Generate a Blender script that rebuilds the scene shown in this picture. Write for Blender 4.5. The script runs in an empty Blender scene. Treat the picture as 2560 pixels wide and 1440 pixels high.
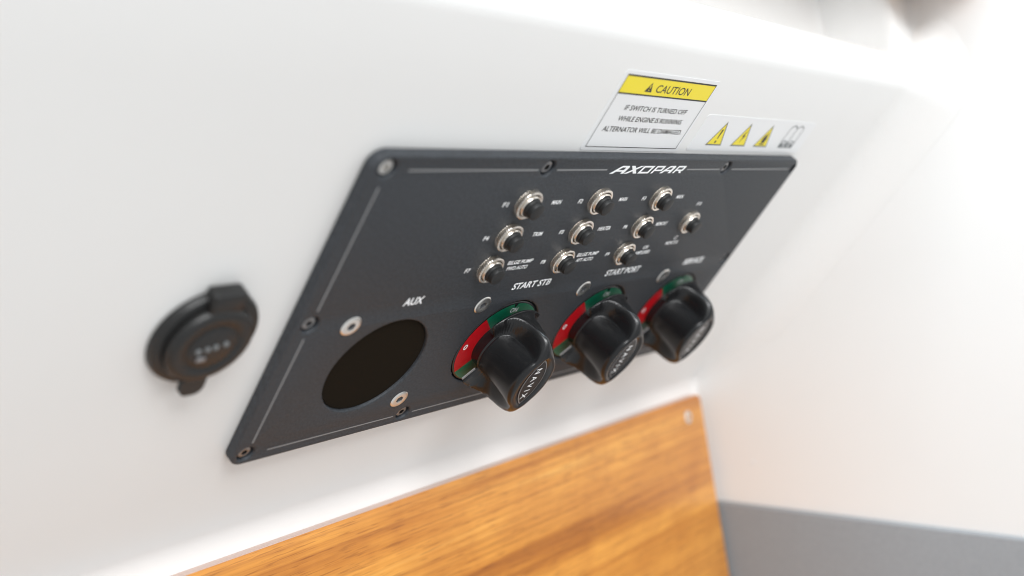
import bpy, bmesh, math, random
from mathutils import Matrix, Vector
random.seed(7)
PI = math.pi
scene = bpy.context.scene
COL = scene.collection

# ------------------------------------------------------------------ camera, world, lamps, exposure
# Panel frame: u runs along the panel, v up its sloping face, n out of it (mm); camera at u = v = 0, n = 200.
SV, CV = 0.749125, 0.662429                      # the face leans forward, looking down at the viewer
CAM_Z = 1.0
W = Matrix(((1, 0, 0), (0, -SV, -CV), (0, CV, -SV)))          # panel axes as columns, in world axes
R = Matrix(((0.63650429, 0.45882877, 0.61995036),
            (0.09339721, 0.75203289, -0.6524749),
            (-0.76559732, 0.47320471, 0.43581883)))          # panel axes seen by the camera
F = Matrix.Translation((0, 0, CAM_Z)) @ W.to_4x4() @ Matrix.Translation((0, 0, -0.2))
cd = bpy.data.cameras.new('camera')
cam = bpy.data.objects.new('camera', cd)
COL.objects.link(cam)
cam.matrix_world = Matrix.Translation((0, 0, CAM_Z)) @ (W @ R.transposed()).to_4x4()
cd.sensor_width = 36.0
cd.lens = 34.968
cd.clip_start = 0.01
cd.clip_end = 50
cd.dof.use_dof = True
cd.dof.focus_distance = 0.464
cd.dof.aperture_fstop = 4.3
scene.camera = cam

world = bpy.data.worlds.new('World')
scene.world = world
world.use_nodes = True
bg = world.node_tree.nodes['Background']
bg.inputs[0].default_value = (0.955, 0.985, 1.0, 1)
bg.inputs[1].default_value = 0.465

def lamp(name, loc, target, size, power, color):
    d = bpy.data.lights.new(name, 'AREA')
    d.shape = 'RECTANGLE'
    d.size, d.size_y = size
    d.energy = power
    d.color = color
    o = bpy.data.objects.new(name, d)
    COL.objects.link(o)
    o.location = loc
    o.rotation_euler = (Vector(target) - Vector(loc)).to_track_quat('-Z', 'Y').to_euler()
    return o
lamp('hatch_light', (0.52, -0.32, 2.0), (0.46, 0.28, 0.95), (0.5, 0.4), 16.0, (0.76, 0.90, 1.0))
lamp('window_light', (-0.30, -1.25, 1.76), (0.45, 0.35, 0.95), (1.1, 0.55), 21.5, (0.985, 0.995, 1.0))

vs = scene.view_settings
vs.view_transform = 'Standard'
vs.look = 'None'
vs.exposure = 0.6
vs.gamma = 1.0
vs.use_curve_mapping = False
scene.cycles.use_denoising = True
scene.cycles.max_bounces = 8
scene.cycles.filter_width = 1.0

# ------------------------------------------------------------------ helpers
MM = 0.001
def mat(name, color, rough=0.5, metal=0.0, spec=0.5, coat=0.0, noise=None, bump=None):
    """procedural Principled material; noise=(scale, amount) varies the colour, bump=(scale, strength) the relief"""
    m = bpy.data.materials.new(name)
    m.use_nodes = True
    nt = m.node_tree
    b = nt.nodes['Principled BSDF']
    b.inputs['Base Color'].default_value = (*color, 1)
    b.inputs['Roughness'].default_value = rough
    b.inputs['Metallic'].default_value = metal
    b.inputs['Specular IOR Level'].default_value = spec
    b.inputs['Coat Weight'].default_value = coat
    b.inputs['Coat Roughness'].default_value = 0.12
    tc = nt.nodes.new('ShaderNodeTexCoord')
    if noise:
        n = nt.nodes.new('ShaderNodeTexNoise')
        n.inputs['Scale'].default_value = noise[0]
        n.inputs['Detail'].default_value = 4
        nt.links.new(tc.outputs['Object'], n.inputs['Vector'])
        r = nt.nodes.new('ShaderNodeValToRGB')
        a = noise[1]
        r.color_ramp.elements[0].position = 0.3
        r.color_ramp.elements[1].position = 0.7
        r.color_ramp.elements[0].color = (*[max(0, c * (1 - a)) for c in color], 1)
        r.color_ramp.elements[1].color = (*[min(1, c * (1 + a)) for c in color], 1)
        nt.links.new(n.outputs['Fac'], r.inputs['Fac'])
        nt.links.new(r.outputs['Color'], b.inputs['Base Color'])
    if bump:
        n2 = nt.nodes.new('ShaderNodeTexNoise')
        n2.inputs['Scale'].default_value = bump[0]
        n2.inputs['Detail'].default_value = 3
        nt.links.new(tc.outputs['Object'], n2.inputs['Vector'])
        bp = nt.nodes.new('ShaderNodeBump')
        bp.inputs['Strength'].default_value = bump[1]
        bp.inputs['Distance'].default_value = 0.0003
        nt.links.new(n2.outputs['Fac'], bp.inputs['Height'])
        nt.links.new(bp.outputs['Normal'], b.inputs['Normal'])
    return m

M = dict(
    gelcoat=mat('white_gelcoat', (0.80, 0.795, 0.785), 0.38, spec=0.5, noise=(9, 0.012), bump=(14, 0.05)),
    panel=mat('charcoal_powder_coat', (0.033, 0.0375, 0.044), 0.57, spec=0.45, noise=(900, 0.35), bump=(1800, 0.35)),
    print=mat('white_print', (0.93, 0.94, 0.95), 0.5),
    line=mat('grey_line', (0.26, 0.265, 0.27), 0.5),
    nickel=mat('nickel', (0.84, 0.785, 0.715), 0.27, metal=1.0, noise=(700, 0.08)),
    steel=mat('stainless_steel', (0.80, 0.78, 0.75), 0.28, metal=1.0, noise=(500, 0.06)),
    darksteel=mat('blackened_steel', (0.28, 0.28, 0.285), 0.3, metal=1.0),
    black=mat('black_plastic', (0.011, 0.0112, 0.012), 0.24, spec=0.4, bump=(1500, 0.02)),
    matt=mat('matt_black_plastic', (0.014, 0.0145, 0.015), 0.5, spec=0.4, bump=(1500, 0.1)),
    rubber=mat('black_rubber', (0.010, 0.010, 0.010), 0.42, noise=(600, 0.2), bump=(900, 0.2)),
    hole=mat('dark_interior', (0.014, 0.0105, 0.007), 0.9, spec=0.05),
    red=mat('red_print', (0.46, 0.002, 0.008), 0.38, noise=(400, 0.06)),
    green=mat('green_print', (0.002, 0.125, 0.064), 0.38, noise=(400, 0.06)),
    yellow=mat('yellow_print', (0.88, 0.72, 0.02), 0.45),
    ink=mat('black_ink', (0.022, 0.020, 0.018), 0.5),
    greyink=mat('grey_ink', (0.16, 0.17, 0.175), 0.5),
    sticker=mat('white_vinyl', (0.795, 0.80, 0.808), 0.30, spec=0.5),
    silver=mat('silver_trim', (0.32, 0.32, 0.33), 0.3, metal=0.7),
    lining=mat('grey_lining', (0.250, 0.254, 0.262), 0.8, noise=(500, 0.05), bump=(700, 0.12)),
    edge=mat('pale_lit_edge', (0.60, 0.45, 0.39), 0.5),  # light falling on the board's top edge, put into the colour
)

def wood_material():
    m = bpy.data.materials.new('oiled_teak')
    m.use_nodes = True
    nt = m.node_tree
    b = nt.nodes['Principled BSDF']
    tc = nt.nodes.new('ShaderNodeTexCoord')
    def noise(scale_vec, detail, distort, rough=0.55):
        mp = nt.nodes.new('ShaderNodeMapping')
        mp.inputs['Scale'].default_value = scale_vec
        nt.links.new(tc.outputs['Object'], mp.inputs['Vector'])
        n = nt.nodes.new('ShaderNodeTexNoise')
        n.inputs['Scale'].default_value = 1
        n.inputs['Detail'].default_value = detail
        n.inputs['Distortion'].default_value = distort
        n.inputs['Roughness'].default_value = rough
        nt.links.new(mp.outputs['Vector'], n.inputs['Vector'])
        return n.outputs['Fac']
    def ramp(fac, stops):
        r = nt.nodes.new('ShaderNodeValToRGB')
        e = r.color_ramp.elements
        e[0].position, e[0].color = stops[0][0], (*stops[0][1], 1)
        e[1].position, e[1].color = stops[1][0], (*stops[1][1], 1)
        for p, c in stops[2:]:
            x = e.new(p)
            x.color = (*c, 1)
        nt.links.new(fac, r.inputs['Fac'])
        return r.outputs['Color']
    def mix(kind, fac, a, c):
        x = nt.nodes.new('ShaderNodeMixRGB')
        x.blend_type = kind
        x.inputs['Fac'].default_value = fac
        nt.links.new(a, x.inputs[1])
        nt.links.new(c, x.inputs[2])
        return x.outputs[0]
    # plank frame: x along the grain, y across it
    bands = ramp(noise((1.3, 58, 20), 7, 0.9, 0.62), [(0.28, (0.40, 0.130, 0.016)), (0.74, (0.86, 0.455, 0.105)), (0.42, (0.60, 0.230, 0.030)), (0.58, (0.76, 0.335, 0.056))])
    streaks = ramp(noise((2.4, 300, 40), 4, 0.5, 0.65), [(0.36, (0.60, 0.48, 0.40)), (0.52, (1, 1, 1))])
    figure = ramp(noise((14, 9, 9), 3, 1.4), [(0.34, (0.80, 0.72, 0.66)), (0.62, (1, 1, 1))])
    pores = ramp(noise((40, 900, 300), 2, 0.1, 0.7), [(0.36, (0.52, 0.42, 0.34)), (0.45, (1, 1, 1))])
    c = mix('MULTIPLY', 0.55, bands, streaks)
    c = mix('MULTIPLY', 0.8, c, figure)
    c = mix('MULTIPLY', 0.6, c, pores)
    nt.links.new(c, b.inputs['Base Color'])
    b.inputs['Roughness'].default_value = 0.36
    b.inputs['Coat Weight'].default_value = 0.35
    b.inputs['Coat Roughness'].default_value = 0.2
    return m
M['wood'] = wood_material()

def link(name, me, m, parent=None, smooth=None):
    o = bpy.data.objects.new(name, me)
    COL.objects.link(o)
    if m is not None:
        me.materials.clear()
        me.materials.append(M[m])
    if parent is not None:
        o.parent = parent
    if smooth is not None:
        for p in me.polygons:
            p.use_smooth = True
        if smooth < 180:
            me.set_sharp_from_angle(angle=math.radians(smooth))
    return o

def tag(o, label, cat, group=None):
    o['label'] = label
    o['category'] = cat
    if group:
        o['group'] = group
    return o

def thing(name, label, cat, matrix):
    o = bpy.data.objects.new(name, None)
    COL.objects.link(o)
    o.empty_display_size = 0.01
    o.matrix_world = matrix
    return tag(o, label, cat)

def at(u, v, n=0.0):
    return F @ Matrix.Translation((u * MM, v * MM, n * MM))

def empty_part(name, parent, u, v, n=0.0):
    o = bpy.data.objects.new(name, None)
    COL.objects.link(o)
    o.empty_display_size = 0.005
    o.parent = parent
    o.location = (u * MM, v * MM, n * MM)
    return o

def mesh(verts, faces, name='mesh', scale=MM):
    me = bpy.data.meshes.new(name)
    me.from_pydata([(x * scale, y * scale, z * scale) for x, y, z in verts], [], faces)
    me.validate()
    bm = bmesh.new()
    bm.from_mesh(me)
    bmesh.ops.recalc_face_normals(bm, faces=bm.faces)
    bm.to_mesh(me)
    bm.free()
    return me

def lathe(profile, seg=48, cap0=False, cap1=True, teeth=None):
    """profile: [(r, z)]; teeth=(count, depth, index set) flutes those profile rows"""
    V, Fc = [], []
    for i, (r, z) in enumerate(profile):
        for k in range(seg):
            rr = r
            if teeth and i in teeth[2] and (k % 4) in (2, 3):
                rr = r - teeth[1]
            a = 2 * PI * k / seg
            V.append((rr * math.cos(a), rr * math.sin(a), z))
    for i in range(len(profile) - 1):
        for k in range(seg):
            k2 = (k + 1) % seg
            Fc.append((i * seg + k, i * seg + k2, (i + 1) * seg + k2, (i + 1) * seg + k))
    if cap1:
        Fc.append(tuple((len(profile) - 1) * seg + k for k in range(seg)))
    if cap0:
        Fc.append(tuple(reversed(range(seg))))
    return mesh(V, Fc, 'lathe')

def poly(pts, z=0.0, depth=0.0):
    """flat polygon (or a thin slab) from 2D points in mm"""
    n = len(pts)
    if not depth:
        return mesh([(x, y, z) for x, y in pts], [tuple(range(n))], 'poly')
    V = [(x, y, z) for x, y in pts] + [(x, y, z + depth) for x, y in pts]
    Fc = [tuple(reversed(range(n))), tuple(range(n, 2 * n))]
    Fc += [(i, (i + 1) % n, n + (i + 1) % n, n + i) for i in range(n)]
    return mesh(V, Fc, 'slab')

def polys(list_of_pts, z=0.0):
    V, Fc = [], []
    for pts in list_of_pts:
        b = len(V)
        V += [(x, y, z) for x, y in pts]
        Fc.append(tuple(range(b, b + len(pts))))
    return mesh(V, Fc, 'polys')

def rrect(x0, y0, x1, y1, r, seg=8):
    P = []
    for cx, cy, a0 in ((x1 - r, y1 - r, 0), (x0 + r, y1 - r, 90), (x0 + r, y0 + r, 180), (x1 - r, y0 + r, 270)):
        for k in range(seg + 1):
            a = math.radians(a0 + 90 * k / seg)
            P.append((cx + r * math.cos(a), cy + r * math.sin(a)))
    return P

def circle(cx, cy, r, seg=64):
    return [(cx + r * math.cos(2 * PI * k / seg), cy + r * math.sin(2 * PI * k / seg)) for k in range(seg)]

def strip(a, b, w):
    (x0, y0), (x1, y1) = a, b
    L = math.hypot(x1 - x0, y1 - y0)
    nx, ny = -(y1 - y0) / L * w / 2, (x1 - x0) / L * w / 2
    return [(x0 + nx, y0 + ny), (x1 + nx, y1 + ny), (x1 - nx, y1 - ny), (x0 - nx, y0 - ny)]

def frame_strips(pts, w):
    """border of a convex polygon as mitred quads"""
    n = len(pts)
    cx = sum(p[0] for p in pts) / n
    cy = sum(p[1] for p in pts) / n
    inner = []
    for i in range(n):
        p0, p1, p2 = pts[i - 1], pts[i], pts[(i + 1) % n]
        d1 = Vector((p1[0] - p0[0], p1[1] - p0[1])).normalized()
        d2 = Vector((p2[0] - p1[0], p2[1] - p1[1])).normalized()
        n1, n2 = Vector((-d1.y, d1.x)), Vector((-d2.y, d2.x))
        bis = (n1 + n2).normalized()
        if bis.dot(Vector((cx - p1[0], cy - p1[1]))) < 0:
            bis = -bis
        k = w / max(0.2, abs(bis.dot(n1)))
        inner.append((p1[0] + bis.x * k, p1[1] + bis.y * k))
    return [[pts[i], pts[(i + 1) % n], inner[(i + 1) % n], inner[i]] for i in range(n)]

def curve_slab(loops, thickness, bevel, bevel_res=3):
    """plate with holes and rounded edges; front face at z = 0, back at -thickness"""
    cu = bpy.data.curves.new('slab', 'CURVE')
    cu.dimensions = '2D'
    cu.fill_mode = 'BOTH'
    for pts in loops:
        s = cu.splines.new('POLY')
        s.points.add(len(pts) - 1)
        for p, (x, y) in zip(s.points, pts):
            p.co = (x * MM, y * MM, 0, 1)
        s.use_cyclic_u = True
    cu.bevel_depth = bevel * MM
    cu.bevel_resolution = bevel_res
    cu.extrude = (thickness / 2 - bevel) * MM
    cu.offset = -bevel * MM
    o = bpy.data.objects.new('slab', cu)
    COL.objects.link(o)
    dg = bpy.context.evaluated_depsgraph_get()
    me = bpy.data.meshes.new_from_object(o.evaluated_get(dg))
    bpy.data.objects.remove(o)
    bpy.data.curves.remove(cu)
    bm = bmesh.new()
    bm.from_mesh(me)
    bmesh.ops.remove_doubles(bm, verts=bm.verts, dist=1e-6)
    bmesh.ops.translate(bm, verts=bm.verts, vec=(0, 0, -thickness / 2 * MM))
    bmesh.ops.recalc_face_normals(bm, faces=bm.faces)
    bm.to_mesh(me)
    bm.free()
    return me

def text_mesh(s, height, width, bold=0.0, rot=0.0, cx=0.0, cy=0.0, z=0.0):
    """flat lettering in a box of width x height mm centred on (cx, cy)"""
    cu = bpy.data.curves.new('txt', 'FONT')
    cu.body = s
    cu.size = 1.0
    cu.offset = bold
    cu.resolution_u = 3
    o = bpy.data.objects.new('txt', cu)
    COL.objects.link(o)
    dg = bpy.context.evaluated_depsgraph_get()
    me = bpy.data.meshes.new_from_object(o.evaluated_get(dg))
    bpy.data.objects.remove(o)
    bpy.data.curves.remove(cu)
    xs = [v.co.x for v in me.vertices]
    ys = [v.co.y for v in me.vertices]
    x0, x1, y0, y1 = min(xs), max(xs), min(ys), max(ys)
    if s.endswith('.'):
        y0 = max(y0, 0)
    c, sn = math.cos(rot), math.sin(rot)
    for v in me.vertices:
        x = ((v.co.x - x0) / (x1 - x0) - 0.5) * width
        y = ((v.co.y - y0) / (y1 - y0) - 0.5) * height
        v.co = ((cx + x * c - y * sn) * MM, (cy + x * sn + y * c) * MM, z * MM)
    return me

# ------------------------------------------------------------------ setting: the white moulding round the panel (mm, camera at origin)
WALL_N = -5.0                                    # the wall lies 5 mm behind the panel's face
XC = 683.0                                       # side wall
def slope(v):                                    # point (Y, Z) on the sloping wall
    return (-SV * v - CV * (WALL_N - 200), CV * v - SV * (WALL_N - 200))
NY, NZ = -CV, -SV                                # its outward normal
Y_LOW = slope(-360)[0]                           # upright wall below the slope

def profile():
    """list of (Y, Z, normalY, normalZ) from the recess above down to the upright wall below"""
    P = []
    Yr = 252.0
    r = 16.0
    vt = -92.0
    py, pz = slope(vt)
    cy, cz = py - NY * r, pz - NZ * r
    P.append((Yr, 420, -1, 0))
    P.append((Yr, cz + r + 14, -1, 0))
    for k in range(5):                           # cove at the back of the ledge
        a = math.radians(90 * k / 4)
        P.append((Yr - 14 + 14 * math.cos(a), cz + r + 14 - 14 * math.sin(a), -math.cos(a), math.sin(a)))
    a0, a1 = PI / 2, math.atan2(NZ, NY) % (2 * PI)   # round lip from facing up, over facing out, to the slope
    for k in range(15):
        a = a0 + (a1 - a0) * k / 14
        P.append((cy + r * math.cos(a), cz + r * math.sin(a), math.cos(a), math.sin(a)))
    for v in (-120, -160, -200, -240, -280, -320):
        y, z = slope(v)
        P.append((y, z, NY, NZ))
    r2 = 18.0                                    # cove between slope and upright wall
    turn = PI - a1 if a1 < PI else a1 - PI
    tl = r2 * math.tan(turn / 2)
    y, z = slope(-360 + tl)
    cy, cz = y + NY * r2, z + NZ * r2
    for k in range(13):
        a = a1 + (PI - a1) * k / 12
        P.append((cy - r2 * math.cos(a), cz - r2 * math.sin(a), math.cos(a), math.sin(a)))
    P.append((Y_LOW, -420, -1, 0))
    return P

def build_wall():
    P = profile()
    # fillet into the side wall: wide along the slope, tight on the upright wall below
    def rc(z):
        t = min(1, max(0, (z + 90) / 60))
        return 5.0 + 26.0 * t * t * (3 - 2 * t)
    cols = [(-420, None), (-200, None), (0, None), (150, None), (300, None), (450, None), (600, None)] + [(None, PI / 2 * k / 8) for k in range(9)]
    V, Fc = [], []
    for x, t in cols:
        for y, z, a, b in P:
            q = rc(z)
            off = 0 if t is None else q * (1 - math.cos(t))
            V.append((x if t is None else XC - q + q * math.sin(t), y + a * off, z + b * off))
    n = len(P)
    for i in range(len(cols) - 1):
        for j in range(n - 1):
            Fc.append((i * n + j, i * n + j + 1, (i + 1) * n + j + 1, (i + 1) * n + j))
    me = mesh(V, Fc, 'wall')
    o = link('wall_sloped', me, 'gelcoat', None, 60)
    o.location = (0, 0, CAM_Z)
    o['kind'] = 'structure'
    o['label'] = 'white moulded wall leaning over, carrying the dark panel and stickers'
    return o
wall = build_wall()

def rounded_post():
    """the upright rounded jamb that closes the recess above the lip"""
    r = 13.0
    pts = [(662, 300), (662, 212)]
    for k in range(1, 9):
        a = PI + (PI / 2) * k / 8
        pts.append((662 + r + r * math.cos(a), 212 + r * math.sin(a)))
    pts += [(XC - 8, 199)]
    for k in range(1, 7):
        a = PI / 2 - (PI / 2) * k / 6
        pts.append((XC - 8 + 8 * math.cos(a), 191 + 8 * math.sin(a)))
    zs = [96, 420]
    V, Fc = [], []
    for z in zs:
        V += [(x, y, z) for x, y in pts]
    n = len(pts)
    Fc = [(i, i + 1, n + i + 1, n + i) for i in range(n - 1)]
    o = link('wall_jamb', mesh(V, Fc, 'jamb'), 'gelcoat', None, 60)
    o.location = (0, 0, CAM_Z)
    o['kind'] = 'structure'
    return o
rounded_post()

V = [(XC + .15, 460, -460), (XC + .15, -500, -460), (XC + .15, -500, 460), (XC + .15, 460, 460),
     (XC + 20, 460, -460), (XC + 20, -500, -460), (XC + 20, -500, 460), (XC + 20, 460, 460)]
shade_slab = link('added_shade_slab', mesh([(-420, 120, 205), (XC, 120, 205), (XC, 330, 205), (-420, 330, 205), (-420, 120, 225), (XC, 120, 225), (XC, 330, 225), (-420, 330, 225)],
            [(0, 1, 2, 3), (4, 7, 6, 5), (0, 4, 5, 1), (1, 5, 6, 2), (2, 6, 7, 3), (3, 7, 4, 0)], 'added_shade_slab'), 'gelcoat')
shade_slab.location = (0, 0, CAM_Z)
shade_slab['kind'] = 'structure'  # unseen slab added above the frame to shade the recess
side = link('wall_side', mesh(V, [(0, 1, 2, 3), (4, 7, 6, 5), (0, 4, 5, 1), (1, 5, 6, 2), (2, 6, 7, 3), (3, 7, 4, 0)], 'side'), 'gelcoat')
side.location = (0, 0, CAM_Z)
side['kind'] = 'structure'
side['label'] = 'plain white side wall meeting the sloping wall in a rounded corner'

blem = link('blemish', lathe([(1.6, 0), (1.4, 0.3), (0.6, 0.45)], 16), 'sticker', side, 40)
blem.location = ((XC + .15) * MM, 0.3655, -0.1505)
blem.rotation_euler = (0, -PI / 2, 0)
# grey lining on the lower side wall, its top edge running slightly downhill towards the viewer
def lining():
    slope_z = (202.0 - 179.0) / (406.0 - 185.0)
    prof = [(0, -230), (4.0, -230), (4.0, -2.0), (3.4, -0.6), (2.0, 0), (0, 0)]
    V, Fc = [], []
    ys = [Y_LOW - 0.5, 200, -480]
    for y in ys:
        zt = -179 - (406 - y) * slope_z
        V += [(XC - d, y, zt + h) for d, h in prof]
    n = len(prof)
    for i in range(len(ys) - 1):
        for j in range(n):
            Fc.append((i * n + j, i * n + (j + 1) % n, (i + 1) * n + (j + 1) % n, (i + 1) * n + j))
    Fc += [tuple(range(n)), tuple(range(2 * n, 3 * n))]
    o = link('wall_lining', mesh(V, Fc, 'lining'), 'lining', None, 50)
    o.location = (0, 0, CAM_Z)
    tag(o, 'matt grey lining panel on the lower part of the side wall', 'wall panel')
lining()

# ------------------------------------------------------------------ the switch panel
PU0, PU1, PV0, PV1 = 228.6, 567.4, -299.6, -143.3
PCU, PCV = 398.0, -221.5
panel = thing('switch_panel', 'dark charcoal electrical switch panel with three black rotary knobs and ten push buttons', 'switch panel', at(PCU, PCV, 0))
def L(u, v):                                     # panel coordinates -> local to the panel
    return (u - PCU, v - PCV)
HOLE_R = 26.7
SW = [(286.5, -254.0), (365.2, -254.0), (443.9, -254.0), (522.6, -254.0)]       # first one is the open hole
SCREWS = [(236.2, -149.2), (326.0, -149.2), (480.2, -149.0), (563.6, -149.2), (236.0, -221.6), (235.4, -293.2),
          (324.4, -293.2), (402.0, -293.2), (480.0, -293.2), (561.0, -293.2), (561.0, -219.0)]
loops = [[L(*p) for p in rrect(PU0, PV0, PU1, PV1, 7.0)]]
loops += [[L(*p) for p in circle(u, v, HOLE_R, 96)] for u, v in SW]
loops += [[L(*p) for p in circle(u, v, 3.9, 28)] for u, v in SCREWS]
link('plate', curve_slab(loops, 5.0, 0.9, 3), 'panel', panel, 35)

# dark box behind the open hole
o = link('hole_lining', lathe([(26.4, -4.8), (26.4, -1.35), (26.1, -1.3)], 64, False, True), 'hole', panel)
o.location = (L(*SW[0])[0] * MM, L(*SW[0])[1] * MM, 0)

# thin border line, broken at the screws and the brand name
GV0, GV1, GU0 = -293.6, -149.7, 235.9
segs = [((246.2, GV1), (319.5, GV1)), ((332.0, GV1), (368.9, GV1)), ((439.3, GV1), (473.3, GV1)), ((486.8, GV1), (557.8, GV1)),
        ((GU0, -157.0), (GU0, -214.5)), ((GU0, -228.6), (GU0, -286.5)),
        ((246.0, GV0), (318.2, GV0)), ((330.6, GV0), (396.0, GV0)), ((408.0, GV0), (474.0, GV0)), ((486.0, GV0), (555.0, GV0))]
for a, b in segs:
    link('border_line', poly(strip(L(*a), L(*b), 0.75), 0.06), 'line', panel)

def hexagon(r, rot=0):
    return [(r * math.cos(rot + PI / 3 * k), r * math.sin(rot + PI / 3 * k)) for k in range(6)]

def screw_head(r, rise, sock_r, depth):
    """low round head with a real hex socket; its rim at z = 0"""
    seg = 48
    V, Fc = [], []
    rings = [(r, -0.8), (r, 0.0), (r * 0.94, rise * 0.75), (r * 0.80, rise), (sock_r * 1.30, rise * 1.05)]
    for rr, z in rings:
        for k in range(seg):
            a = 2 * PI * k / seg
            V.append((rr * math.cos(a), rr * math.sin(a), z))
    def hexr(a, s):
        m = (a % (PI / 3)) - PI / 6
        return s * math.cos(PI / 6) / math.cos(m)
    for z, s in ((rise * 0.98, sock_r), (-depth, sock_r * 0.96)):
        for k in range(seg):
            a = 2 * PI * k / seg
            V.append((hexr(a, s) * math.cos(a), hexr(a, s) * math.sin(a), z))
    nr = len(rings) + 2
    for i in range(nr - 1):
        for k in range(seg):
            k2 = (k + 1) % seg
            Fc.append((i * seg + k, i * seg + k2, (i + 1) * seg + k2, (i + 1) * seg + k))
    Fc.append(tuple((nr - 1) * seg + k for k in range(seg)))
    return mesh(V, Fc, 'screw')

small_head = screw_head(3.05, 0.35, 1.5, 1.8)
for i, (u, v) in enumerate(SCREWS):
    e = link('panel_screw', small_head, 'darksteel', panel, 40) if i == 0 else None
    if e is None:
        e = bpy.data.objects.new('panel_screw', small_head)
        COL.objects.link(e)
        e.parent = panel
    e.location = (L(u, v)[0] * MM, L(u, v)[1] * MM, -1.5 * MM)
    e.rotation_euler = (0, 0, random.uniform(0, 1))
small_head.materials.clear()
small_head.materials.append(M['darksteel'])

bright_head = small_head.copy()
bright_head.materials.clear()
bright_head.materials.append(M['steel'])
bpy.data.objects['panel_screw'].data = bright_head
big_head = screw_head(4.9, 0.38, 2.1, 1.8)
first = True
for k, (u, v) in enumerate(SW):
    for du, dv in ((-28.6, 28.4), (28.7, -27.2)):
        if first:
            e = link('mounting_screw', big_head, 'steel', panel, 40)
            first = False
        else:
            e = bpy.data.objects.new('mounting_screw', big_head)
            COL.objects.link(e)
            e.parent = panel
        x, y = L(u + du, v + dv)
        e.location = (x * MM, y * MM, 0.05 * MM)
        e.rotation_euler = (0, 0, random.uniform(0, 1))

# ---- push-button circuit breakers
nut_me = lathe([(6.7, 0.02), (7.1, 0.35), (7.1, 2.2), (6.95, 2.55), (6.65, 2.7), (5.95, 2.7), (5.8, 2.55), (5.75, 1.2)], 160, False, False, (40, 0.6, {1, 2}))
collar_me = lathe([(5.35, 0.3), (5.35, 3.2), (5.2, 3.5), (4.85, 3.55), (4.65, 3.4), (4.6, 2.7)], 48, False, False)
button_me = lathe([(4.55, 2.6), (4.5, 4.5), (4.3, 4.8), (4.05, 4.85), (4.05, 6.6), (3.85, 7.05), (3.4, 7.2)], 40)
stem_me = lathe([(4.08, 5.35), (4.17, 5.45), (4.17, 5.75), (4.08, 5.85)], 40, False, False)
CU, RV = (324.2, 376.5, 429.4), (-166.5, -184.2, -201.9)
BR = [(CU[j], RV[i]) for i in range(3) for j in range(3)] + [(476.7, -183.9)]
for i, (u, v) in enumerate(BR):
    x, y = L(u, v)
    b = empty_part('circuit_breaker', panel, x, y, 0)
    tilt = (random.uniform(-.02, .02), random.uniform(-.02, .02), random.uniform(0, 6))
    for nm, me, mm in (('knurled_nut', nut_me, 'nickel'), ('collar', collar_me, 'nickel'), ('button', button_me, 'matt'), ('button_ring', stem_me, 'matt')):
        if i == 0:
            c = link(nm, me, mm, b, 12 if nm == 'knurled_nut' else 40)
        else:
            c = bpy.data.objects.new(nm, me)
            COL.objects.link(c)
            c.parent = b
        c.rotation_euler = (0, 0, tilt[2]) if nm == 'knurled_nut' else (tilt[0], tilt[1], 0) if nm.startswith('button') else (0, 0, 0)

# ---- printing on the panel
def lettering(s, u, v, h, w, bold=0.022, m='print', parent=panel, z=0.07):
    x, y = L(u, v)
    return link('lettering', text_mesh(s, h * 1.08, w * 1.05, bold, 0, x, y, z), m, parent)
for i in range(10):
    u, v = BR[i]
    if i < 9:
        lettering('F%d' % (i + 1), u - 13.0, v - 0.6, 2.2, 3.1)
    else:
        lettering('F10', 477.1, -172.5, 2.2, 4.4)
names = [('MAIN',), ('MAIN',), ('MAIN',), ('TRIM',), ('HEATER',), ('MEMORY',), ('BILGE PUMP', 'FWD AUTO'), ('BILGE PUMP', 'AFT AUTO'), ('GPS', 'AMPLIFIER')]
wid = dict(MAIN=6.3, TRIM=6.6, HEATER=9.9, MEMORY=10.6, GPS=4.6, AMPLIFIER=14.0)
wid['BILGE PUMP'], wid['FWD AUTO'], wid['AFT AUTO'] = 16.8, 13.8, 13.4
for (u, v), ls in zip(BR, names):
    for k, s in enumerate(ls):
        vv = v - 0.5 if len(ls) == 1 else v + 1.2 - 3.5 * k
        lettering(s, u + 21.4, vv, 2.2, wid[s])
lettering('CZ', 477.0, -195.9, 2.2, 3.4)
lettering('MONITOR', 476.6, -199.4, 2.2, 12.4)
for s, u, w in (('START STB', 365.9, 27.6), ('START PORT', 443.8, 31.0), ('SERVICE', 519.0, 21.5), ('AUX', 287.4, 10.6)):
    lettering(s, u, -216.4, 3.9, w, 0.03)

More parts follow.
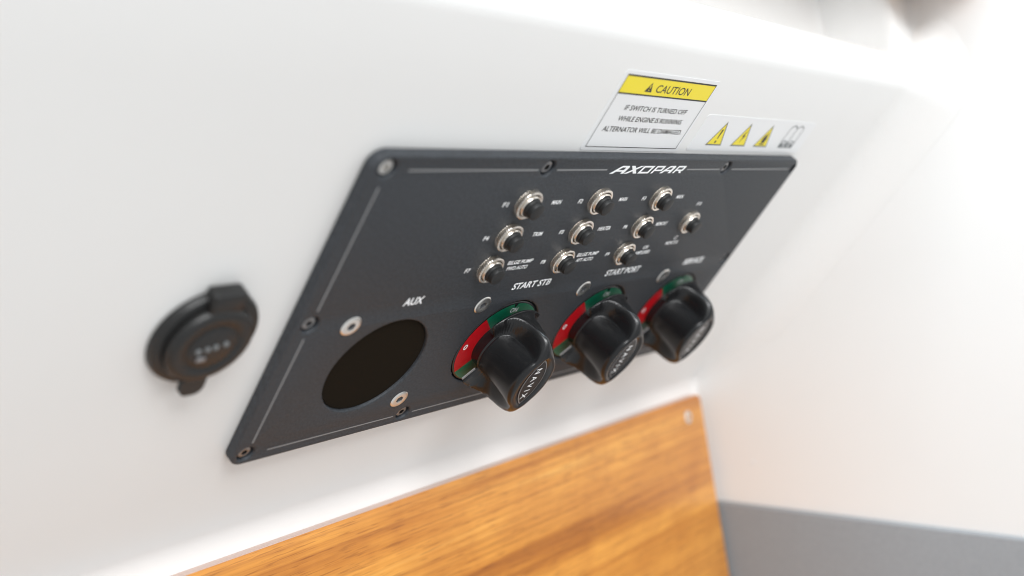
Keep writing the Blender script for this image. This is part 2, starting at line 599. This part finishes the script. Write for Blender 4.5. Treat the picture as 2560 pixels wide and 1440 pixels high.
# brand name: wide slanted capitals drawn as strokes on a 0..1 box, then sheared
def brand():
    t = 0.22
    def A():
        return [[(0.00, 0), (0.24, 0), (0.50, 1 - t), (0.74, 1 - t), (0.74, 0), (0.96, 0), (0.96, 0.86), (0.84, 1), (0.44, 1), (0.36, 0.93)],
                [(0.30, 0.26), (0.74, 0.26), (0.74, 0.46), (0.40, 0.46)]]
    def X():
        return [[(0.00, 0), (0.26, 0), (1.0, 1), (0.74, 1)], [(0.06, 1), (0.32, 1), (0.94, 0), (0.68, 0)]]
    def O():
        return [[(0, 0), (1, 0), (1, t), (0, t)], [(0, 1 - t), (1, 1 - t), (1, 1), (0, 1)], [(0, t), (.2, t), (.2, 1 - t), (0, 1 - t)], [(.8, t), (1, t), (1, 1 - t), (.8, 1 - t)]]
    def P():
        return [[(0, 0), (.2, 0), (.2, 1 - t), (0, 1 - t)], [(0, 1 - t), (.92, 1 - t), (.92, 1), (0, 1)], [(.74, .32 + t * .8), (.96, .32 + t * .8), (.96, 1 - t), (.74, 1 - t)], [(.2, .30), (.96, .30), (.96, .32 + t * .8), (.2, .32 + t * .8)]]
    def Rr():
        return P() + [[(.52, .30), (.78, .30), (1.0, 0), (.74, 0)]]
    cells = [(A, 0.0, 13.0), (X, 11.6, 12.6), (O, 23.2, 10.4), (P, 34.6, 9.6), (A, 42.6, 11.6), (Rr, 54.6, 9.4)]
    out = []
    u0, v0, h, shear = 372.2, -151.9, 4.4, 0.62
    for g, x, w in cells:
        for pl in g():
            out.append([L(u0 + x + px * (w - 1.0) + py * h * (0 if (g is A and False) else shear), v0 + py * h) for px, py in pl])
    return out
def brand_mesh():
    V, Fc = [], []
    for i, pts in enumerate(brand()):
        b = len(V)
        V += [(x, y, 0.07 + 0.004 * (i % 3)) for x, y in pts]
        Fc.append(tuple(range(b, b + len(pts))))
    me = mesh(V, Fc, 'brand')
    bm = bmesh.new()
    bm.from_mesh(me)
    bmesh.ops.triangulate(bm, faces=bm.faces)
    bm.to_mesh(me)
    bm.free()
    return me
link('brand_lettering', brand_mesh(), 'print', panel)

# ---- battery switches
def lerp_table(tab, x):
    for (x0, y0), (x1, y1) in zip(tab, tab[1:]):
        if x <= x1:
            t = max(0, (x - x0) / (x1 - x0))
            return y0 + (y1 - y0) * t
    return tab[-1][1]
WING = [(4.1, 25.0), (20, 25.0), (24, 24.5), (26.5, 23.0), (28, 21.4), (29.5, 19.2)]
HUB = [(4.1, 15.2), (5.5, 14.6), (10, 13.9), (18, 13.5), (24, 13.5), (29.5, 13.6)]
HALF = [(4.1, 45), (5.0, 43.5), (5.5, 34), (6.2, 26), (7.5, 19), (10, 14), (14, 11), (20, 10), (26, 11), (29.5, 13)]
SOFT = [(4.1, 5), (6, 6), (10, 8), (14, 10), (20, 14), (26, 26), (29.5, 34)]
KNOB_TURN = math.radians(4)
def knob_r(a, n, shrink=0.0):
    ph = abs(((math.degrees(a) - 90) + 90) % 180 - 90)          # degrees away from the +-v axis
    hw, so = lerp_table(HALF, n), lerp_table(SOFT, n)
    t = (ph - (hw - so * 0.5)) / so
    t = min(1, max(0, t))
    t = t * t * (3 - 2 * t)
    wg, hb = lerp_table(WING, n), lerp_table(HUB, n)
    hv = hb + lerp_table([(4.1, 0), (10, 0.6), (18, 1.4), (24, 2.4), (29.5, 4.0)], n)      # the hub is an oval, longer towards the fins
    pr = math.radians(ph)
    hb = hb * hv / math.hypot(hv * math.sin(pr), hb * math.cos(pr))
    wg = max(wg, hb)
    return wg + (hb - wg) * t - shrink
def knob_mesh():
    seg = 180
    rows = [(-0.3, None), (3.9, None), (4.1, 0.45), (4.35, 0.1), (4.6, 0), (4.9, 0.0), (5.1, 0.1), (5.3, 0.2), (5.5, 0.1), (5.8, 0), (6.2, 0), (6.8, 0), (7.5, 0), (8.5, 0), (9.6, 0), (11, 0), (13, 0), (15, 0),
            (17, 0), (19, 0), (21, 0), (23, 0), (24.5, 0), (25.6, 0), (26.6, 0), (27.8, 0.18), (28.7, 0.62), (29.2, 1.2), (29.4, 2.0), (29.35, 2.9)]
    V, Fc = [], []
    for n, sh in rows:
        for k in range(seg):
            a = 2 * PI * k / seg
            r = 14.6 if sh is None else knob_r(a, n, sh)
            V.append((r * math.cos(a + KNOB_TURN), r * math.sin(a + KNOB_TURN), n))
    def lens(k, hw, hl):
        a = 2 * PI * k / seg
        # vesica through (+-hw, 0) and (0, +-hl)
        rr = (hl * hl + hw * hw) / (2 * hw)
        c = rr - hw
        ca, sa = abs(math.cos(a)), math.sin(a)
        d = -c * ca + math.sqrt(max(0, rr * rr - c * c * sa * sa))
        return d * math.cos(a), d * sa
    for (hw, hl, n) in ((7.2, 15.4, 28.5), (7.0, 15.1, 28.2)):
        for k in range(seg):
            x, y = lens(k, hw, hl)
            ct, st = math.cos(KNOB_TURN), math.sin(KNOB_TURN)
            V.append((x * ct - y * st, x * st + y * ct, n))
    nr = len(rows) + 2
    for i in range(nr - 1):
        for k in range(seg):
            k2 = (k + 1) % seg
            Fc.append((i * seg + k, i * seg + k2, (i + 1) * seg + k2, (i + 1) * seg + k))
    Fc.append(tuple((nr - 1) * seg + k for k in range(seg)))
    return mesh(V, Fc, 'knob'), lens
knob_me, lens_f = knob_mesh()
label_me = poly([lens_f(k, 6.6, 14.6) for k in range(0, 180, 3)], 28.2, 0.35)
def lens_ring():
    a = [lens_f(k, 6.95, 15.0) for k in range(0, 180, 3)]
    b = [lens_f(k, 6.35, 14.1) for k in range(0, 180, 3)]
    n = len(a)
    return mesh([(x, y, 28.62) for x, y in a] + [(x, y, 28.66) for x, y in b], [(i, (i + 1) % n, n + (i + 1) % n, n + i) for i in range(n)], 'ring')
ring_me = lens_ring()
def sector(a0, a1, r0, r1, z, notch=None):
    st = max(2, int(abs(a1 - a0) / 2))
    V, Fc = [], []
    for k in range(st + 1):
        d = a0 + (a1 - a0) * k / st
        a = math.radians(d)
        ro = r1 - (2.2 if notch and abs(d - notch) < 2.6 else 0)
        V += [(r0 * math.cos(a), r0 * math.sin(a), z), (ro * math.cos(a), ro * math.sin(a), z)]
    Fc = [(2 * k, 2 * k + 1, 2 * k + 3, 2 * k + 2) for k in range(st)]
    return mesh(V, Fc, 'sector')
base_me = lathe([(26.0, -4.6), (26.0, -0.9), (25.7, -0.55), (25.2, -0.42), (12, -0.40)], 96)
red_me = [sector(136, 223, 11, 25.0, -0.3), sector(-44, 43, 11, 25.0, -0.3)]
green_me = [sector(43, 136, 11, 25.0, -0.3, 92.5), sector(223, 316, 11, 25.0, -0.3, 272.5)]
zero_me = text_mesh('0', 3.6, 2.5, 0.02, 0, -21.8, 0.3, -0.2)
on_me = text_mesh('ON', 3.0, 5.2, 0.01, 0, -0.7, 21.0, -0.2)
mark_me = poly(strip((-18.2, -16.4), (-12.6, -10.6), 1.5), 4.9, 0.35)
navix_me = text_mesh('N A V I X', 3.9, 20.5, 0.012, -PI / 2, -0.7, -0.6, 28.75)
for me in (label_me, ring_me, navix_me):
    me.transform(Matrix.Rotation(KNOB_TURN, 4, 'Z'))
switch_parts = [('switch_base', base_me, 'black'), ('red_print', red_me[0], 'red'), ('red_print', red_me[1], 'red'),
                ('green_print', green_me[0], 'green'), ('green_print', green_me[1], 'green'),
                ('lettering', zero_me, 'print'), ('lettering', on_me, 'print'), ('knob', knob_me, 'black'),
                ('name_plate', label_me, 'black'), ('plate_rim', ring_me, 'silver'), ('lettering', navix_me, 'print'), ('pointer_mark', mark_me, 'line')]
for i, (u, v) in enumerate(SW[1:]):
    x, y = L(u, v)
    b = empty_part('battery_switch', panel, x, y, 0)
    for nm, me, mm in switch_parts:
        if i == 0:
            c = link(nm, me, mm, b, 80 if nm == 'knob' else 50 if nm == 'switch_base' else None)
        else:
            c = bpy.data.objects.new(nm, me)
            COL.objects.link(c)
            c.parent = b

# ------------------------------------------------------------------ stickers on the wall above the panel
def sticker(name, label, u0, v0, u1, v1):
    cu, cv = (u0 + u1) / 2, (v0 + v1) / 2
    t = thing(name, label, 'sticker', at(cu, cv, WALL_N))
    me = poly([(x - cu, y - cv) for x, y in rrect(u0, v0, u1, v1, 1.6, 4)], 0.02, 0.16)
    link('backing', me, 'sticker', t)
    return t, cu, cv
t, cu, cv = sticker('caution_sticker', 'white sticker with a yellow CAUTION band and three lines of warning', 347.3, -142.7, 427.6, -102.8)
def lp(pts):
    return [(x - cu, y - cv) for x, y in pts]
b0u, b1u, bt, bm_, bb = 350.0, 425.4, -104.6, -113.7, -141.0
link('yellow_band', poly(lp([(b0u, bm_), (b1u, bm_), (b1u, bt), (b0u, bt)]), 0.22), 'yellow', t)
link('border', polys([lp(s) for s in frame_strips([(b0u, bb), (b1u, bb), (b1u, bt), (b0u, bt)], 0.35)], 0.26), 'ink', t)
link('border', poly(lp(strip((b0u + .4, bm_), (b1u - .4, bm_), 0.7)), 0.28), 'ink', t)
link('border', poly(lp(strip((b0u + .4, bt - .5), (b1u - .4, bt - .5), 0.5)), 0.29), 'ink', t)
tri = [(368.7, -112.0), (374.4, -112.0), (371.5, -107.3)]
link('warning_triangle', poly(lp(tri), 0.26), 'ink', t)
link('exclamation_mark', polys([lp([(371.3, -110.2), (371.8, -110.2), (372.0, -108.6), (371.1, -108.6)]), lp(circle(371.55, -111.1, 0.35, 12))], 0.30), 'yellow', t)
def slet(s, u0, u1, v, h, bold):
    link('lettering', text_mesh(s, h, u1 - u0, bold, 0, (u0 + u1) / 2 - cu, v - cv, 0.27), 'ink', t)
slet('CAUTION', 377.0, 405.8, -109.9, 3.9, 0.006)
slet('IF SWITCH IS TURNED OFF', 362.0, 413.8, -120.4, 2.6, 0.006)
slet('WHILE ENGINE IS RUNNING', 361.7, 415.0, -125.9, 2.6, 0.006)
slet('ALTERNATOR WILL BE DAMAGED.', 355.0, 421.0, -131.4, 2.6, 0.006)

t, cu, cv = sticker('symbol_sticker', 'white sticker with three yellow warning triangles and an open-book symbol', 436.0, -141.6, 566.0, -120.4)
def outline_tri(cxx, v0=-138.1, v1=-123.6, hw=8.2):
    return [(cxx - hw, v0), (cxx + hw, v0), (cxx, v1)]
for k, cx in enumerate((459.6, 486.2, 512.4)):
    T = outline_tri(cx)
    w = empty_part('warning_symbol', t, cx - cu, -133 - cv, 0)
    def lq(pts):
        return [(x - cx, y + 133) for x, y in pts]
    link('yellow_field', poly(lq(T), 0.22), 'yellow', w)
    link('outline', polys([lq(s) for s in frame_strips(T, 0.75)], 0.26), 'greyink', w)
    if k == 0:
        pl = [lq([(cx - .45, -134.0), (cx + .45, -134.0), (cx + .8, -128.4), (cx - .8, -128.4)]), lq(circle(cx, -135.9, 0.8, 14))]
    elif k == 1:
        pl = [lq([(cx + .9, -127.6), (cx - 1.6, -132.2), (cx - .1, -132.0), (cx - .9, -136.0), (cx + 1.7, -131.3), (cx + .2, -131.5)])]
    else:
        pl = [lq([(cx - 3.0, -136.6), (cx + 3.0, -136.6), (cx + 3.0, -135.9), (cx - 3.0, -135.9)]),
              lq([(cx - 2.0, -135.4), (cx + 1.9, -135.4), (cx + 2.4, -132.8), (cx + 1.2, -131.0), (cx + .5, -128.2), (cx - .6, -130.8), (cx - 1.3, -130.2), (cx - 2.3, -132.6)])]
    link('symbol', polys(pl, 0.28), 'ink', w)
bk = empty_part('book_symbol', t, 544.5 - cu, -133 - cv, 0)
def lb(pts):
    return [(x - 544.5, y + 133) for x, y in pts]
book = [(535.2, -134.6), (553.6, -134.6), (553.6, -123.4), (535.2, -123.4)]
page = [(535.2, -134.6), (536.4, -124.6), (540.2, -123.0), (544.4, -124.9), (548.8, -123.0), (552.8, -124.6), (553.6, -134.6), (549.2, -133.4), (544.4, -135.0), (539.8, -133.4)]
link('outline', polys([lb(strip(page[i], page[(i + 1) % len(page)], 0.75)) for i in range(len(page))], 0.24), 'greyink', bk)
link('spine', poly(lb(strip((544.4, -134.8), (544.4, -124.9), .7)), 0.27), 'greyink', bk)
link('base_bar', poly(lb([(535.2, -138.2), (553.6, -138.2), (553.6, -135.2), (535.2, -135.2)]), 0.24), 'greyink', bk)
link('base_mark', polys([lb(circle(541.5, -136.7, 0.9, 14)), lb(circle(547.5, -136.7, 0.9, 14))], 0.28), 'sticker', bk)

# ------------------------------------------------------------------ round power socket left of the panel
sk = thing('power_socket', 'round black power socket with a hinged cap on the white wall', 'socket', at(192.8, -222.8, WALL_N))
link('flange', lathe([(20.6, 0.0), (20.6, 1.6), (20.0, 2.9), (18.6, 3.5), (16.6, 3.5), (16.2, 2.4)], 72), 'rubber', sk, 40)
cap = link('cap', lathe([(15.9, 2.6), (16.4, 3.2), (16.4, 5.6), (15.8, 6.8), (14.6, 7.4), (11.0, 7.4), (10.4, 7.0), (9.6, 6.9), (9.0, 7.3), (8.4, 7.5), (0.5, 7.7)], 72), 'rubber', sk, 40)
def block(x0, y0, z0, x1, y1, z1, bev):
    bm = bmesh.new()
    bmesh.ops.create_cube(bm, size=1.0)
    for v in bm.verts:
        v.co = (((x0 + x1) / 2 + v.co.x * (x1 - x0)) * MM, ((y0 + y1) / 2 + v.co.y * (y1 - y0)) * MM, ((z0 + z1) / 2 + v.co.z * (z1 - z0)) * MM)
    bmesh.ops.bevel(bm, geom=list(bm.edges), offset=bev * MM, segments=3, profile=0.5, affect='EDGES')
    me = bpy.data.meshes.new('block')
    bm.to_mesh(me)
    bm.free()
    return me
link('hinge', block(-6.2, 15.0, 0.2, 6.8, 23.2, 6.6, 1.0), 'rubber', sk, 40)
tab = poly(rrect(-4.7, -24.6, 4.9, -14.0, 3.6, 6), 3.6, 2.2)
link('pull_tab', tab, 'rubber', sk)
# small raised marks on the cap catch the light
for x, y in ((-5.6, -0.5), (-2.2, 0.1), (0.8, 0.6), (4.6, 1.4)):
    o = link('raised_mark', lathe([(1.15, 7.5), (1.1, 8.0), (0.8, 8.25)], 16), 'greyink', cap, 40)
    o.location = (x * MM, y * MM, 0)
o = link('raised_mark', block(-5.2, -5.2, 7.4, -1.8, -3.4, 8.2, 0.3), 'silver', cap, 40)

# ------------------------------------------------------------------ teak board on the upright wall below
BT = 9.0
bx = 430.0
Zt = -94.0
board = thing('wooden_board', 'varnished orange-brown wooden board below the switch panel', 'board',
              Matrix.Translation((bx * MM, Y_LOW * MM, CAM_Z - 0.25)) @ Matrix.Rotation(PI / 2, 4, 'X'))
# board frame: x along the wall, y up, z out of the wall
face = rrect(-bx - 120, -150, 674.5 - bx, (Zt + 250), 5.0, 6)
link('plank', curve_slab([face], BT, 0.5, 2), 'wood', board, 35).location = (0, 0, BT * MM)
link('lit_top_edge', block(-bx - 112, Zt + 250 - .02, 0.3, 668 - bx, Zt + 250 + 0.35, BT - 0.6, 0.1), 'edge', board)  # thin pale strip painting the lit top of the plank
o = link('board_screw', big_head.copy(), 'steel', board, 40)
o.location = ((652.6 - bx) * MM, (-108.2 + 250) * MM, (BT + 0.05) * MM)

# ------------------------------------------------------------------ round wooden knob on the side wall, its lower rim just in the picture
kn = thing('round_wooden_fitting', 'round wooden fitting on a dark collar high on the side wall', 'fitting',
           Matrix.Translation((XC * MM, 0.166, CAM_Z + 0.183)) @ Matrix.Rotation(-PI / 2, 4, 'Y'))
link('collar', lathe([(30, 0), (30, 9), (28, 11), (20, 11.5)], 48), 'rubber', kn, 40)
link('wooden_cap', lathe([(20, 11), (33, 14), (39, 20), (40, 27), (38, 33), (30, 38), (14, 40)], 48), 'wood', kn, 40)
